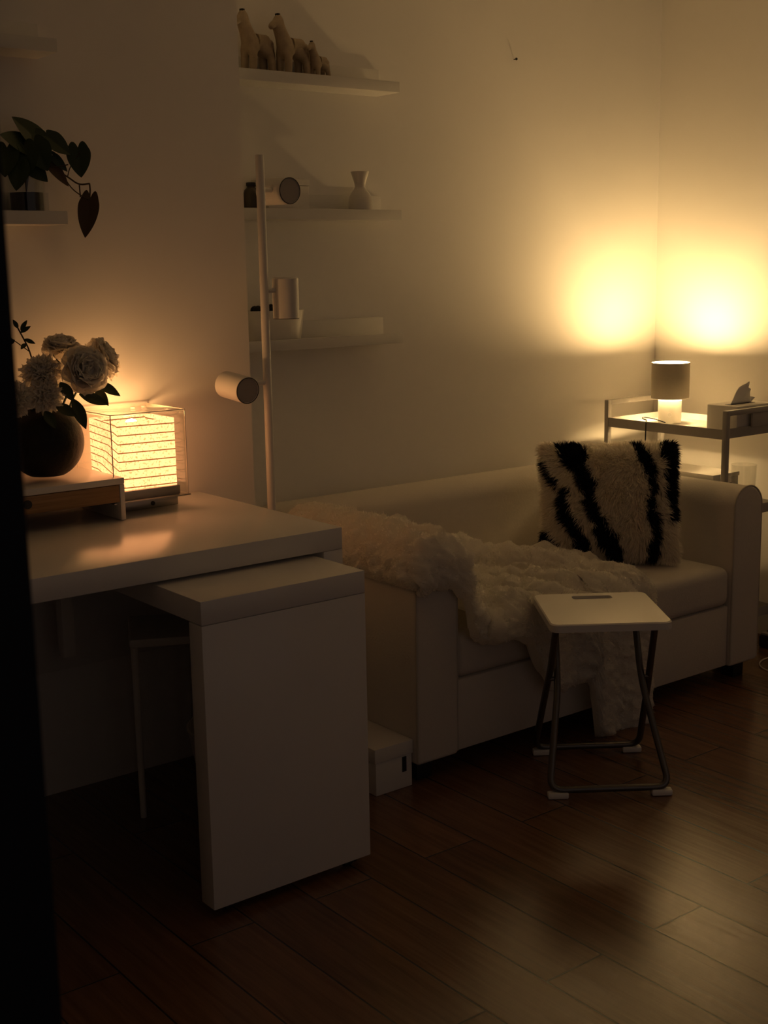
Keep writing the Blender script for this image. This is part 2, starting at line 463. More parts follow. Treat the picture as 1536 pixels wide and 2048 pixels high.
part('bowl', lathe(B(), [(.082, 0), (.085, .003), (.100, .098), (.098, .100), (.094, .098), (.083, .040), (.001, .040)], 56, (2.035, 3.142, 1.0902), sx=1.0, sy=0.44, cap1=True), M_CERAM, t)
bm = B(); random.seed(3)
for k in range(26):
    a = random.uniform(0, 2*PI); q = math.sqrt(random.random())*.075
    r = random.uniform(.010, .017)
    s_ = bmesh.ops.create_icosphere(bm, subdivisions=2, radius=r)
    bmesh.ops.translate(bm, verts=s_['verts'], vec=(2.035+q*math.cos(a), 3.142+q*.40*math.sin(a), 1.0902+.092+random.uniform(-.01, .010)))
lathe(bm, [(.088, .055), (.090, .085), (.05, .092)], 40, (2.035, 3.142, 1.0902), sx=1, sy=.42)
o = part('soil', bm, M_DARKSTUFF, t); o['kind'] = 'stuff'

# ================================================================= FLOOR LAMP
PX, PY = 1.819, 2.850
t = thing('floor_lamp', 'white pole floor lamp with three unlit cylinder spotlights between desk and sofa', 'lamp', (PX, PY, 0))
part('base', lathe(B(), [(.115, 0), (.118, .003), (.118, .016), (.112, .021), (.014, .024)], 64, (PX, PY, 0.0005)), M_LAMPW, t)
part('pole', lathe(B(), [(.0112, .023), (.0112, 1.588), (.0105, 1.590)], 28, (PX, PY, 0)), M_LAMPW, t)
def head(c, ax, stub_dir, zoff, label):
    """c: centre of the cylinder; ax: direction the diffuser faces"""
    c = Vector(c); ax = Vector(ax).normalized(); L_ = .106; r = .0345
    bm = B()
    lathe(bm, [(r-.004, -L_/2), (r, -L_/2+.004), (r, L_/2-.001), (r-.002, L_/2), (r-.0035, L_/2-.001), (r-.0035, L_/2-.012)], 48, c, ax, cap1=False)
    h = part('lamp_head', bm, M_LAMPW, t, label=label)
    part('diffuser', lathe(B(), [(r-.0040, L_/2-.006), (r-.0040, L_/2-.0012)], 48, c, ax), M_DIFF, h)
    bm = B(); rg = []
    q = Vector((0, 0, 1)).rotation_difference(ax).to_matrix()
    for k in range(48):
        a = 2*PI*k/48; rg.append(c + q @ Vector(((r-.0018)*math.cos(a), (r-.0018)*math.sin(a), L_/2)))
    tube(bm, rg, .0011, 8, closed=True)
    part('trim_ring', bm, M_RING, h)
    bm = B(); sd = Vector(stub_dir).normalized()
    p0 = Vector((PX, PY, c.z+zoff)) + sd*.0095
    p1 = p0 + sd*(Vector((c.x-PX, c.y-PY, 0)).length - r - .004)
    tube(bm, [p0, p1], .0062, 16)
    part('arm', bm, M_LAMPW, h)
head((PX+.087, PY+.055, 1.505), (.06, -1, -.02), (.084, .055, 0), 0, 'top spotlight turned to the room')
head((PX+.0655, PY, 1.232), (0, 0, -1), (1, 0, 0), .020, 'middle spotlight pointing straight down')
head((PX-.094, PY+.0, 1.010), (.02, -1, -.10), (-1, 0, 0), 0.006, 'lowest spotlight turned to the room')

# ================================================================= DESK
t = thing('desk', 'white panel desk against the left wall with slab top', 'desk', (0.917, 2.652, 0))
part('desk_top', box(B(), 0.162, 1.672, 2.328, 2.976, 0.680, 0.730, .0018), M_DESK, t)
part('side_panel', box(B(), 1.620, 1.672, 2.328, 2.976, 0.0005, 0.6795, .0015), M_DESK, t)
part('side_panel', box(B(), 0.162, 0.214, 2.328, 2.976, 0.0005, 0.6795, .0015), M_DESK, t)
part('back_rail', box(B(), 0.2145, 1.6195, 2.955, 2.973, 0.33, 0.6795, .001), M_DESK, t)

t = thing('pull_out_panel', 'white pull-out side table slid half out from under the desk', 'table', (1.40, 2.45, 0))
part('table_top', box(B(), 1.202, 1.603, 2.153, 2.860, 0.6225, 0.6715, .0018), M_DESK, t)
part('end_panel', box(B(), 1.202, 1.603, 2.153, 2.204, 0.020, 0.6215, .0015), M_DESK, t)
for cx, cy in ((1.25, 2.178), (1.555, 2.178)):
    c_ = part('caster', box(B(), cx-.016, cx+.016, cy-.016, cy+.016, .012, .0195), M_BLACK, t)
    bm = B(); lathe(bm, [(.005, -.010), (.007, -.010), (.007, .010), (.005, .010)], 20, (cx, cy, .0075), (1, 0, 0)); part('wheel', bm, M_BLACK, c_)
# rear support running on the rail below the desk
part('rear_panel', box(B(), 1.202, 1.232, 2.825, 2.859, 0.40, 0.6215, .001), M_DESK, t)

t = thing('stool', 'white slim-legged low stool in the dark under the desk', 'stool', (1.326, 2.703, 0), -math.atan2(1.326, 2.703))
part('seat', box(B(), -.012, .212, -.012, .212, 0.430, 0.452, .006), M_WHITE, t, world=False)
for lx, ly in ((0, 0), (.20, 0), (0, .20), (.20, .20)):
    part('leg', lathe(B(), [(.0075, 0), (.009, .42), (.009, .4295)], 16, (lx, ly, 0.0005)), M_WHITE, t, world=False)

t = thing('waste_bin', 'white tapered waste bin with dark band behind the pull-out end panel', 'bin', (1.455, 2.40, 0))
part('bin_body', lathe(B(), [(.088, 0), (.092, .004), (.142, .290), (.145, .295), (.140, .297), (.136, .290), (.088, .012)], 48, (1.455, 2.40, 0.0005)), M_BIN, t)
part('band', lathe(B(), [(.1195, .148), (.1250, .175)], 48, (1.455, 2.40, 0.0005), cap0=False, cap1=False), M_NAVY, t)

# ================================================================= MONITOR RISER, VASE, FLOWERS
RX0, RX1, RY0, RY1 = 0.874, 1.345, 2.745, 2.972
t = thing('desk_riser', 'white desk riser with a bamboo drawer standing on the desk', 'riser', (1.11, 2.86, 0.7305))
part('riser_top', box(B(), RX0, RX1, RY0, RY1, .8165, .8315, .0012), M_WHITE, t)
for xa in (RX0, RX1-.012): part('side_panel', box(B(), xa, xa+.012, RY0+.0005, RY1, .7305, .8160, .001), M_WHITE, t)
d = part('drawer', box(B(), RX0+.0135, RX1-.0135, RY0+.001, RY0+.019, .7745, .8150, .001), M_BAMBOO, t, label='bamboo drawer front')
bm = B(); box(bm, RX0+.0145, RX1-.0145, RY0+.0195, RY1-.02, .7760, .7800); part('drawer_tray', bm, M_BLACK, d)
bm = B(); lathe(bm, [(.010, 0), (.010, .003)], 24, (1.105, RY0+.0008, .797), (0, -1, 0)); part('finger_pull', bm, M_BLACK, d)

VX, VY, VZ = 1.203, 2.855, 0.8318
prof = []
for k in range(0, 29):
    a = -PI/2 + (PI*0.86)*k/28
    prof.append((max(.001, 0.0890*math.cos(a)), .0880+.0880*math.sin(a)))
prof = [p for p in prof if p[0] > .034 or p[1] > .1]
top = prof[-1]
prof += [(top[0]-.001, top[1]+.012), (top[0]+.002, top[1]+.016), (top[0]-.003, top[1]+.016), (top[0]-.005, top[1]-.004), (.055, .12), (.03, .04)]
solo('round_vase', lathe(B(), prof, 64, (VX, VY, VZ)), M_BLACKCER, 'round black stoneware vase full of flowers on the desk riser', 'vase', (VX, VY, VZ))

def bloom(bm, c, axis, R, seed, spiky=False):
    rnd = random.Random(seed)
    q = Vector((0, 0, 1)).rotation_difference(Vector(axis).normalized()).to_matrix()
    c = Vector(c)
    layers = [(7, 104, 1.0, .62), (7, 82, 1.0, .62), (7, 60, .96, .56), (6, 42, .90, .50), (6, 26, .84, .42), (4, 12, .76, .34)]
    if spiky: layers = [(16, 105, 1.0, .20), (16, 85, 1.0, .20), (16, 65, .95, .19), (14, 45, .88, .18), (12, 28, .8, .16), (8, 12, .7, .14)]
    for n, al, ln, wd in layers:
        ph = rnd.uniform(0, 6.28)
        for k in range(n):
            az = ph + 2*PI*(k+rnd.uniform(-.18, .18))/n
            a1 = math.radians(al+rnd.uniform(-9, 9)); L_ = R*ln*rnd.uniform(.9, 1.06); W = R*wd*rnd.uniform(.9, 1.15)
            rad = Vector((math.cos(az), math.sin(az), 0)); tan = Vector((-math.sin(az), math.cos(az), 0))
            s1, s2 = rnd.uniform(0, 50), rnd.uniform(0, 50)
            rows = []
            p = Vector((0, 0, 0))
            NV, NU = 7, 7
            for iv in range(NV+1):
                v = iv/NV
                a = a1*(0.55+0.75*v) - (0.75*max(0, v-.65)/.35*(0.9 if al > 50 else .2))*0.9
                if iv: p = p + (rad*math.sin(a)+Vector((0, 0, 1))*math.cos(a))*(L_/NV)
                wv = W*(math.sin(PI*min(1, .12+.80*v))**.6)
                row = []
                for iu in range(NU+1):
                    u = iu/NU*2-1
                    ruf = noise.noise(Vector((u*2.2+s1, v*2.5, s2)))*R*.17*v + noise.noise(Vector((u*6+s1, v*4, s2)))*R*.05*v*v
                    edge = 1 - .16*abs(u)**2.2*v - (0.10*abs(math.sin(u*7+s1)) if v > .95 else 0)
                    nrm = Vector((0, 0, 1))*math.sin(a) - rad*math.cos(a)
                    pt = p*edge + tan*(u*wv) + nrm*(u*u*wv*.45 + ruf)
                    row.append(c + q @ (pt - Vector((0, 0, R*.25))))
                rows.append(row)
            grid_mesh(bm, rows)
    s_ = bmesh.ops.create_icosphere(bm, subdivisions=2, radius=R*.30)
    bmesh.ops.translate(bm, verts=s_['verts'], vec=c)

def leaf_blade(bm, base, tip, width, nrm, fold=.15, droop=.1, n=10, m_=6, heart=0.0, mi=0):
    base, tip = Vector(base), Vector(tip); ax = tip-base; L_ = ax.length; ax.normalize()
    nrm = Vector(nrm); nrm = (nrm - ax*nrm.dot(ax)).normalized(); sd = ax.cross(nrm)
    rows = []
    for i in range(n+1):
        v = i/n
        if heart:
            wv = width*.5*(max(0, 1-((v-.22)/.79)**2)**.95 if v > .22 else 1-.14*((.22-v)/.22)**2)
        else:
            wv = width*.5*math.sin(PI*min(1, v*.96+.03))**.85*(1-.25*v)
        row = []
        for j in range(m_+1):
            u = j/m_*2-1
            back = -heart*L_*(.20*math.sin(PI*min(1, abs(u)*1.02))**.8 - .05*abs(u)**3)*max(0, 1-v*2.6)**1.3 if heart else 0
            row.append(base + ax*(v*L_+back) + sd*(u*wv) + nrm*(abs(u)*wv*fold - droop*L_*v*v))
        rows.append(row)
    grid_mesh(bm, rows, mi=mi)
    for f in bm.faces: f.smooth = True

def peony(c, R, axis, seed, label, leaves=(), spiky=False):
    c = Vector(c); base = Vector((VX+(c.x-VX)*.22, VY+(c.y-VY)*.22, VZ+.03))
    t = thing('peony', label, 'flower', base, group='white flowers in the black vase')
    bm = B(); bloom(bm, c, axis, R, seed, spiky)
    part('bloom', bm, M_PETAL, t, recalc=False)
    bm = B(); tube(bm, fillet([base, (VX+(c.x-VX)*.4, VY+(c.y-VY)*.4, VZ+.175), c-Vector(axis).normalized()*R*.3], .05), .0028, 8)
    part('stem', bm, M_LEAF, t)
    for k, (b, tp, w_) in enumerate(leaves):
        bm = B(); leaf_blade(bm, b, tp, w_, (-.3, -.8, .45), .2, .12)
        part('leaf', bm, M_LEAF, t, recalc=False)
cv = Vector((-.40, -.86, .1))   # roughly from the bouquet towards the open room
peony((1.285, 2.79, 1.085), .066, (.05, -.8, .25), 11, 'big white peony facing the room, in the middle of the bouquet',
      [((1.27, 2.80, 1.03), (1.33, 2.775, 1.005), .032), ((1.25, 2.79, 1.02), (1.262, 2.755, .955), .034)])
peony((1.366, 2.86, 1.105), .062, (.55, -.35, .35), 12, 'white peony at the far right of the bouquet, over the cube lamp',
      [((1.33, 2.83, 1.05), (1.375, 2.80, 1.020), .028), ((1.32, 2.82, 1.04), (1.338, 2.79, 1.000), .026)])
peony((1.270, 2.88, 1.135), .055, (.0, -.3, 1), 13, 'white peony at the top of the bouquet, behind the big one',
      [((1.24, 2.84, 1.10), (1.215, 2.79, 1.125), .03)])
peony((1.196, 2.83, 1.085), .058, (-.25, -.6, .6), 14, 'frilly white flower left of the big peony in the bouquet',
      [((1.225, 2.80, 1.06), (1.240, 2.765, 1.020), .03)], True)
peony((1.188, 2.795, 1.032), .050, (-.1, -.9, .1), 15, 'spiky white flower low at the front of the bouquet, above the vase rim',
      [((1.21, 2.80, 1.01), (1.245, 2.765, .985), .03), ((1.18, 2.79, .998), (1.185, 2.75, .965), .028)], True)
peony((1.118, 2.81, 1.030), .052, (-.6, -.7, .2), 16, 'white flower at the left of the bouquet, half behind the dark door', (), True)
t = thing('leaf_sprig', 'thin sprig with small leaves rising at the left of the bouquet', 'sprig', (VX-.01, VY, VZ+.03), group='white flowers in the black vase')
bm = B(); pth = fillet([(VX-.01, VY, VZ+.03), (VX-.02, VY, VZ+.19), (1.185, 2.85, 1.12), (1.150, 2.84, 1.185)], .08)
tube(bm, pth, .0018, 8); tube(bm, [(1.178, 2.848, 1.13), (1.130, 2.84, 1.165)], .0012, 6); part('stem', bm, M_STEM, t)
for b, tp in (((1.150, 2.84, 1.185), (1.140, 2.84, 1.205)), ((1.155, 2.84, 1.175), (1.176, 2.83, 1.19)), ((1.163, 2.84, 1.16), (1.185, 2.83, 1.150)),
              ((1.130, 2.84, 1.165), (1.112, 2.84, 1.178)), ((1.14, 2.84, 1.16), (1.125, 2.84, 1.150)), ((1.168, 2.845, 1.15), (1.150, 2.83, 1.140)), ((1.156, 2.84, 1.18), (1.168, 2.83, 1.203))):
    bm = B(); leaf_blade(bm, b, tp, .012, (-.3, -.8, .4)); part('leaf', bm, M_LEAF, t, recalc=False)

# ================================================================= CUBE LAMP
LX0, LX1, LY0, LY1 = 1.330, 1.527, 2.770, 2.967
t = thing('cube_lamp', 'glowing paper cube lamp in a clear acrylic case on the desk', 'lamp', (1.46, 2.88, 0.7305))
bs = part('base', box(B(), 1.392, 1.537, 2.842, 2.962, .7305, .7535, .0012), M_CHROME, t, label='brushed metal base')
bm = B(); lathe(bm, [(.0055, 0), (.0055, .002), (.0035, .003), (.001, .003)], 20, (1.466, 2.8418, .742), (0, -1, 0)); part('screw', bm, M_BLACK, bs)
part('neck', box(B(), 1.40, 1.485, 2.862, 2.950, .7540, .7645), M_BLACK, t)
bm = B(); box(bm, LX0-.004, LX1+.005, LY0-.005, LY1+.004, .7650, .7685, .0008)
pl = part('tray', bm, M_CHROME, t, label='polished metal tray')
part('tray_riser', box(B(), LX0+.016, LX1-.014, LY0+.014, LY1-.016, .7690, .7900, .001), M_CHROME, pl)
bm = B()   # acrylic case: five panels
box(bm, LX0, LX1, LY0, LY0+.004, .7690, .9720, .0006)
box(bm, LX0, LX1, LY1-.004, LY1, .7690, .9720, .0006)
box(bm, LX0, LX0+.004, LY0+.0045, LY1-.0045, .7690, .9720, .0006)
box(bm, LX1-.004, LX1, LY0+.0045, LY1-.0045, .7690, .9720, .0006)
box(bm, LX0, LX1, LY0, LY1, .9725, .9765, .0006)
cs = part('acrylic_case', bm, M_ACRYL, t, label='clear acrylic case')
bm = B()   # pale opaque bars: the glint of the panel edges put into the colour
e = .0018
M_EDGE = mat('pale_glint_acrylic', (0.85, 0.78, 0.66), 0.35)
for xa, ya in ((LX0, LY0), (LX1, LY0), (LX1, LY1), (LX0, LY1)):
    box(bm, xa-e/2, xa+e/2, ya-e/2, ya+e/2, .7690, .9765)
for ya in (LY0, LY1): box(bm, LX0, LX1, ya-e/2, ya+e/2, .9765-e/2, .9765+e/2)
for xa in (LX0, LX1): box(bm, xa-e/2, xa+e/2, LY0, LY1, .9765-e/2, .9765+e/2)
part('case_edge_glint', bm, M_EDGE, cs)
for xa in (1.455, 1.485):
    bm = B(); lathe(bm, [(.006, 0), (.006, .0008)], 20, (xa, 2.90, .9769)); part('vent_hole', bm, M_EDGE, cs)
bm = B()
ix0, ix1, iy0, iy1, iz0, iz1 = 1.356, 1.509, 2.792, 2.943, .7905, .9555
uvl = bm.loops.layers.uv.new('UVMap')
def qd(ps, vs):
    f = bm.faces.new([bm.verts.new(p) for p in ps])
    for l, uv in zip(f.loops, vs): l[uvl].uv = uv
NB = 8.0
sl = .55
qd([(ix0, iy0, iz0), (ix1, iy0, iz0), (ix1, iy0, iz1), (ix0, iy0, iz1)], [(0, .18), (1, .30), (1, NB+.12), (0, NB)])
qd([(ix0, iy1, iz0), (ix0, iy0, iz0), (ix0, iy0, iz1), (ix0, iy1, iz1)], [(0, .18-2.2), (1, .18), (1, NB), (0, NB-.6)])
qd([(ix1, iy0, iz0), (ix1, iy1, iz0), (ix1, iy1, iz1), (ix1, iy0, iz1)], [(0, .30), (1, .1), (1, NB+.1), (0, NB+.12)])
qd([(ix1, iy1, iz0), (ix0, iy1, iz0), (ix0, iy1, iz1), (ix1, iy1, iz1)], [(0, .1), (1, .2), (1, NB), (0, NB)])
part('paper_shade', bm, M_PAPER, t, recalc=False, label='glowing washi paper shade')

bm = B(); s_ = bmesh.ops.create_uvsphere(bm, u_segments=20, v_segments=12, radius=.018); bmesh.ops.translate(bm, verts=s_['verts'], vec=(1.4325, 2.8675, .935))
part('bulb', bm, m_emit('lit_paper_lamp_bulb', PAPER_BULB_COLOR, PAPER_BULB_STRENGTH), t)
bm = B(); lathe(bm, [(.015, .7905), (.015, .900), (.010, .916)], 20, (1.4325, 2.8675, 0)); part('socket', bm, M_BLACK, t)

# ================================================================= POTHOS ON THE LEFT LEDGE
GX, GY, GZ = 1.228, 2.925, 1.4295
t = thing('glass_jar', 'clear glass jar of dark water holding the trailing plant on the left ledge', 'jar', (GX, GY, GZ))
part('jar_glass', lathe(B(), [(.040, 0), (.042, .002), (.042, .098), (.0405, .099), (.039, .098), (.039, .005), (.001, .005)], 48, (GX, GY, GZ)), M_GLASS, t)
part('water', lathe(B(), [(.001, .0065), (.0375, .0065), (.0375, .060), (.001, .060)], 40, (GX, GY, GZ)), M_DARKSTUFF, t, label='dark water and roots')
t = thing('pothos', 'trailing heart-leaf plant growing from the glass jar on the left ledge', 'plant', (GX, GY, GZ+.062))
def vine(pts, r=.0022):
    bm = B(); tube(bm, fillet(pts, .03), r, 8); part('vine', bm, M_STEM, t)
YP = 2.895
vine([(GX, GY, GZ+.063), (1.225, 2.91, 1.545), (1.262, YP, 1.552), (1.290, YP, 1.540), (1.315, YP, 1.528), (1.345, YP, 1.508), (1.372, YP, 1.512)], .0020)
vine([(1.372, YP, 1.512), (1.373, YP, 1.498), (1.368, YP-.004, 1.474)], .0020)
vine([(1.312, YP, 1.520), (1.326, YP, 1.500), (1.345, YP, 1.486), (1.368, YP-.004, 1.474)], .0014)
vine([(1.346, YP, 1.508), (1.347, YP, 1.480)], .0016)
vine([(GX, GY, GZ+.063), (1.235, 2.91, 1.56), (1.285, 2.88, 1.545), (1.312, 2.875, 1.552)], .0015)
vine([(GX, GY, GZ+.063), (1.225, 2.90, 1.57), (1.270, 2.88, 1.597)], .0018)
vine([(GX, GY, GZ+.063), (1.215, 2.90, 1.58), (1.240, 2.885, 1.610)], .0018)
vine([(1.318, YP, 1.526), (1.322, YP-.004, 1.545), (1.341, 2.87, 1.580)], .0012)
LV = [  # base, tip, width, normal, material
 ((1.341, 2.880, 1.592), (1.338, 2.865, 1.524), .056, (-.45, -.88, .1), M_POTHOS),
 ((1.369, 2.890, 1.478), (1.345, 2.880, 1.388), .050, (-.55, -.8, .1), M_BROWNLEAF),
 ((1.270, 2.880, 1.612), (1.318, 2.870, 1.575), .046, (-.4, -.8, .5), M_POTHOS),
 ((1.262, 2.890, 1.590), (1.186, 2.870, 1.652), .062, (-.4, -.7, .6), M_POTHOS),
 ((1.225, 2.880, 1.585), (1.150, 2.860, 1.612), .056, (-.3, -.8, .5), M_POTHOS),
 ((1.280, 2.885, 1.572), (1.308, 2.872, 1.536), .022, (-.6, -.6, .5), M_POTHOS),
 ((1.268, 2.890, 1.562), (1.316, 2.885, 1.504), .030, (-.2, -.9, .3), M_BROWNLEAF),
 ((1.230, 2.870, 1.598), (1.250, 2.850, 1.535), .062, (-.4, -.9, .2), M_POTHOS),
 ((1.205, 2.870, 1.590), (1.200, 2.845, 1.522), .066, (-.5, -.8, .2), M_POTHOS),
 ((1.170, 2.880, 1.585), (1.150, 2.855, 1.520), .062, (-.6, -.8, .2), M_POTHOS),
 ((1.215, 2.890, 1.560), (1.255, 2.865, 1.512), .045, (-.4, -.9, .2), M_POTHOS),
 ((1.190, 2.860, 1.550), (1.170, 2.845, 1.490), .050, (-.5, -.8, .1), M_POTHOS),
 ((1.240, 2.885, 1.618), (1.275, 2.875, 1.590), .040, (-.3, -.8, .5), M_POTHOS),
]
for b, tp, w_, nr, mm in LV:
    bm = B(); leaf_blade(bm, b, tp, w_, nr, .18, .05, n=14, m_=12, heart=1.0)
    o = part('leaf', bm, mm, t, recalc=False)
    if mm is M_BROWNLEAF: o['label'] = 'brownish leaf'

# ================================================================= SOFA
SX0, SX1, SY0, SY1 = 1.952, 3.352, 2.412, 3.172
AW = 0.140; AH = 0.622; SZ = 0.055
t = thing('sofa', 'small white two-seat sofa with rounded arms against the back wall', 'sofa', ((SX0+SX1)/2, (SY0+SY1)/2, 0))
def arm_profile(w_, h, z0, n=14, bulge=.006):
    pr = [(-w_/2, z0), (w_/2, z0)]
    r = w_/2
    for k in range(n+1):
        a = PI*k/n
        pr.append((r*math.cos(a), h-r*.92+r*.92*math.sin(a)))
    # slight bulge along the sides
    out = []
    for i, (u, v) in enumerate(pr): out.append((u*(1+bulge*math.sin(PI*(v-z0)/(h-z0))), v))
    return out
def slab_sofa(w_, h, z0, a0, a1, fn, bev=.012):
    bm = B(); extrude_profile(bm, arm_profile(w_, h, z0), a0, a1, fn)
    bmesh.ops.recalc_face_normals(bm, faces=bm.faces)
    es = [e for e in bm.edges if len(e.link_faces) == 2 and e.calc_face_angle(0) > 1.0]
    bmesh.ops.bevel(bm, geom=es, offset=bev, segments=4, profile=.5, affect='EDGES')
    return bm
for xc in (SX0+AW/2, SX1-AW/2):
    a = part('armrest', slab_sofa(AW, AH, SZ, SY0, SY1-.10, lambda u, v, q, xc=xc: Vector((xc+u, q, v))), M_SOFA, t)
    bm = B(); pts = [Vector((xc+u*.955, SY0+.0035, SZ+.01+(v-SZ)*.985)) for u, v in arm_profile(AW, AH, SZ)[1:]] + [Vector((xc-AW/2*.955, SY0+.0035, SZ+.01))]
    tube(bm, pts, .0028, 8); part('piping', bm, M_PIPE, a)
part('backrest', slab_sofa(.145, .640, SZ, SX0+.004, SX1-.004, lambda u, v, q: Vector((q, SY1-.0725+u, v)), .03), M_SOFA, t)
part('base', box(B(), SX0+AW+.001, SX1-AW-.001, SY0+.012, SY1-.146, SZ+.003, .252, .006), M_SOFA, t)
bm = B(); box(bm, SX0+AW+.002, SX1-AW-.002, SY0+.004, SY1-.147, .2535, .372, .028, 5)
bmesh.ops.subdivide_edges(bm, edges=[e for e in bm.edges if e.calc_length() > .2], cuts=14, use_grid_fill=True)
xm, ym = (SX0+SX1)/2, (SY0+SY1-.147)/2
for v in bm.verts:
    if v.co.z > .34:
        u = (v.co.x-xm)/((SX1-SX0)/2-AW); q = (v.co.y-ym)/((SY1-.147-SY0)/2)
        v.co.z += .022*max(0, 1-u*u)*max(0, 1-q*q)**.6 + .004
part('seat_cushion', bm, M_SOFA, t)
for xa in (SX0+.05, SX1-.05):
    for ya in (SY0+.06, SY1-.06):
        part('leg', box(B(), xa-.025, xa+.025, ya-.025, ya+.025, .0005, SZ+.002, .002), M_BLACK, t)

# ================================================================= FUR CUSHION
STR = {  # stripes in photo-crop coordinates: y -> (left, right)
 'a': [(100, 350, 560), (130, 358, 585), (200, 372, 590), (260, 400, 605), (300, 440, 620), (350, 500, 640), (400, 515, 660), (450, 528, 675), (500, 530, 670), (600, 565, 690), (700, 605, 715), (750, 630, 735), (800, 640, 775), (850, 650, 815), (900, 665, 840), (960, 715, 875), (1060, 800, 905)],
 'b': [(450, 375, 415), (480, 365, 430), (520, 352, 432), (600, 350, 440), (650, 352, 460), (700, 360, 480), (750, 375, 515), (800, 415, 535), (850, 440, 560), (900, 470, 595), (950, 495, 630), (1000, 530, 650), (1060, 560, 665)],
 'c': [(235, 225, 255), (280, 240, 275), (350, 255, 320), (400, 270, 360), (440, 295, 355), (465, 310, 335)],
 'd': [(815, 200, 250), (840, 200, 285), (880, 215, 310), (920, 240, 345), (960, 275, 380), (1000, 310, 415), (1060, 345, 440)],
 'e': [(100, 985, 1050), (150, 1005, 1090), (200, 1030, 1130), (250, 1040, 1150), (350, 1070, 1165), (450, 1085, 1172), (550, 1088, 1168), (650, 1092, 1168), (750, 1100, 1178), (850, 1108, 1188), (920, 1085, 1190), (960, 1072, 1192), (1060, 1082, 1198)],
 'f': [(100, 1215, 1400), (200, 1228, 1400), (300, 1235, 1400), (400, 1235, 1400), (500, 1232, 1400), (600, 1255, 1400), (680, 1275, 1400), (740, 1290, 1400)],
}
def is_black(X, Y):
    for rows in STR.values():
        if rows[0][0] <= Y <= rows[-1][0]:
            for a, b in zip(rows, rows[1:]):
                if a[0] <= Y <= b[0]:
                    q = (Y-a[0])/(b[0]-a[0])
                    if a[1]+(b[1]-a[1])*q <= X <= a[2]+(b[2]-a[2])*q: return True
    return False
def fur_cushion():
    rnd = random.Random(5)
    W_, H_, T_ = .400, .345, .080        # width, height, half thickness
    N = 56
    verts, faces, mats = [], [], []
    def surf(u, v, side):
        # u,v in -1..1 ; pinched corners
        k = (1-abs(u)**2.6)*(1-abs(v)**2.6)
        d = T_*max(0, k)**.48
        ed = 1 - .045*(1-abs(u)**2)*abs(v)**3 - 0*abs(u)
        eu = 1 - .045*(1-abs(v)**2)*abs(u)**3
        return Vector((u*W_/2*eu, side*d, (v+1)*H_/2*ed + (1-ed)*H_/2))
    for side in (-1, 1):
        off = len(verts)
        for j in range(N+1):
            for i in range(N+1):
                verts.append(surf(i/N*2-1, j/N*2-1, side))
        for j in range(N):
            for i in range(N):
                a = off+j*(N+1)+i
                f = (a, a+1, a+N+2, a+N+1) if side < 0 else (a, a+N+1, a+N+2, a+1)
                faces.append(f)
                mats.append(1 if is_black(235+(i+.5)/N*1105, 1055-(j+.5)/N*940) else 0)
    # fur strands
    for s_ in range(42000):
        side = -1 if rnd.random() < .80 else 1
        u, v = rnd.uniform(-1, 1), rnd.uniform(-1, 1)
        if rnd.random() < .16:
            if rnd.random() < .5: u = math.copysign(1-.03*rnd.random(), u)
            else: v = math.copysign(1-.03*rnd.random(), v)
        p = surf(u, v, side)
        e = .02
        pu = surf(min(1, u+e), v, side)-surf(max(-1, u-e), v, side); pv = surf(u, min(1, v+e), side)-surf(u, max(-1, v-e), side)
        n = pu.cross(pv)
        if side > 0: n = -n
        if n.length < 1e-9: n = Vector((0, side, 0))
        n.normalize()
        ex = Vector((u*abs(u)**5*1.0, 0, v*abs(v)**5*1.0))
        L_ = rnd.uniform(.016, .034)
        cl = noise.noise_vector(Vector((u*6, v*6, 3.1)))
        d = (n*.55 + ex*.8 + Vector((cl.x*.9+rnd.uniform(-.25, .25)-.25, 0, cl.z*.55+rnd.uniform(-.25, .25)-.35))).normalized()
        sd = d.cross(Vector((rnd.uniform(-1, 1), rnd.uniform(-1, 1), rnd.uniform(-1, 1)))).normalized()
        wd = rnd.uniform(.0008, .0016)
        m1 = p + d*L_*.55; tip = p + d*L_ + Vector((rnd.uniform(-.2, .2), 0, -.3))*L_*.35
        o_ = len(verts)
        verts += [p-sd*wd, p+sd*wd, m1-sd*wd*.8, m1+sd*wd*.8, tip]
        faces += [(o_, o_+1, o_+3, o_+2), (o_+2, o_+3, o_+4)]
        X, Y = 235+(u+1)/2*1105, 1055-(v+1)/2*940
        k = 1 if is_black(X+rnd.gauss(0, 7), Y) else 0
        mats += [k, k]
    me = bpy.data.meshes.new('fur_cushion'); me.from_pydata(verts, [], faces)
    me.materials.append(M_FURW); me.materials.append(M_FURB)
    me.polygons.foreach_set('material_index', mats)
    me.polygons.foreach_set('use_smooth', [True]*len(faces))
    o = bpy.data.objects.new('fur_cushion', me); COL.objects.link(o)
    return o
o = fur_cushion()
tag(o, 'shaggy cream cushion with black zebra stripes leaning in the sofa corner', 'cushion')
o.location = (2.922, 2.655, 0.410)
o.rotation_mode = 'XYZ'
o.rotation_euler = (math.radians(-14), 0, math.radians(-40))

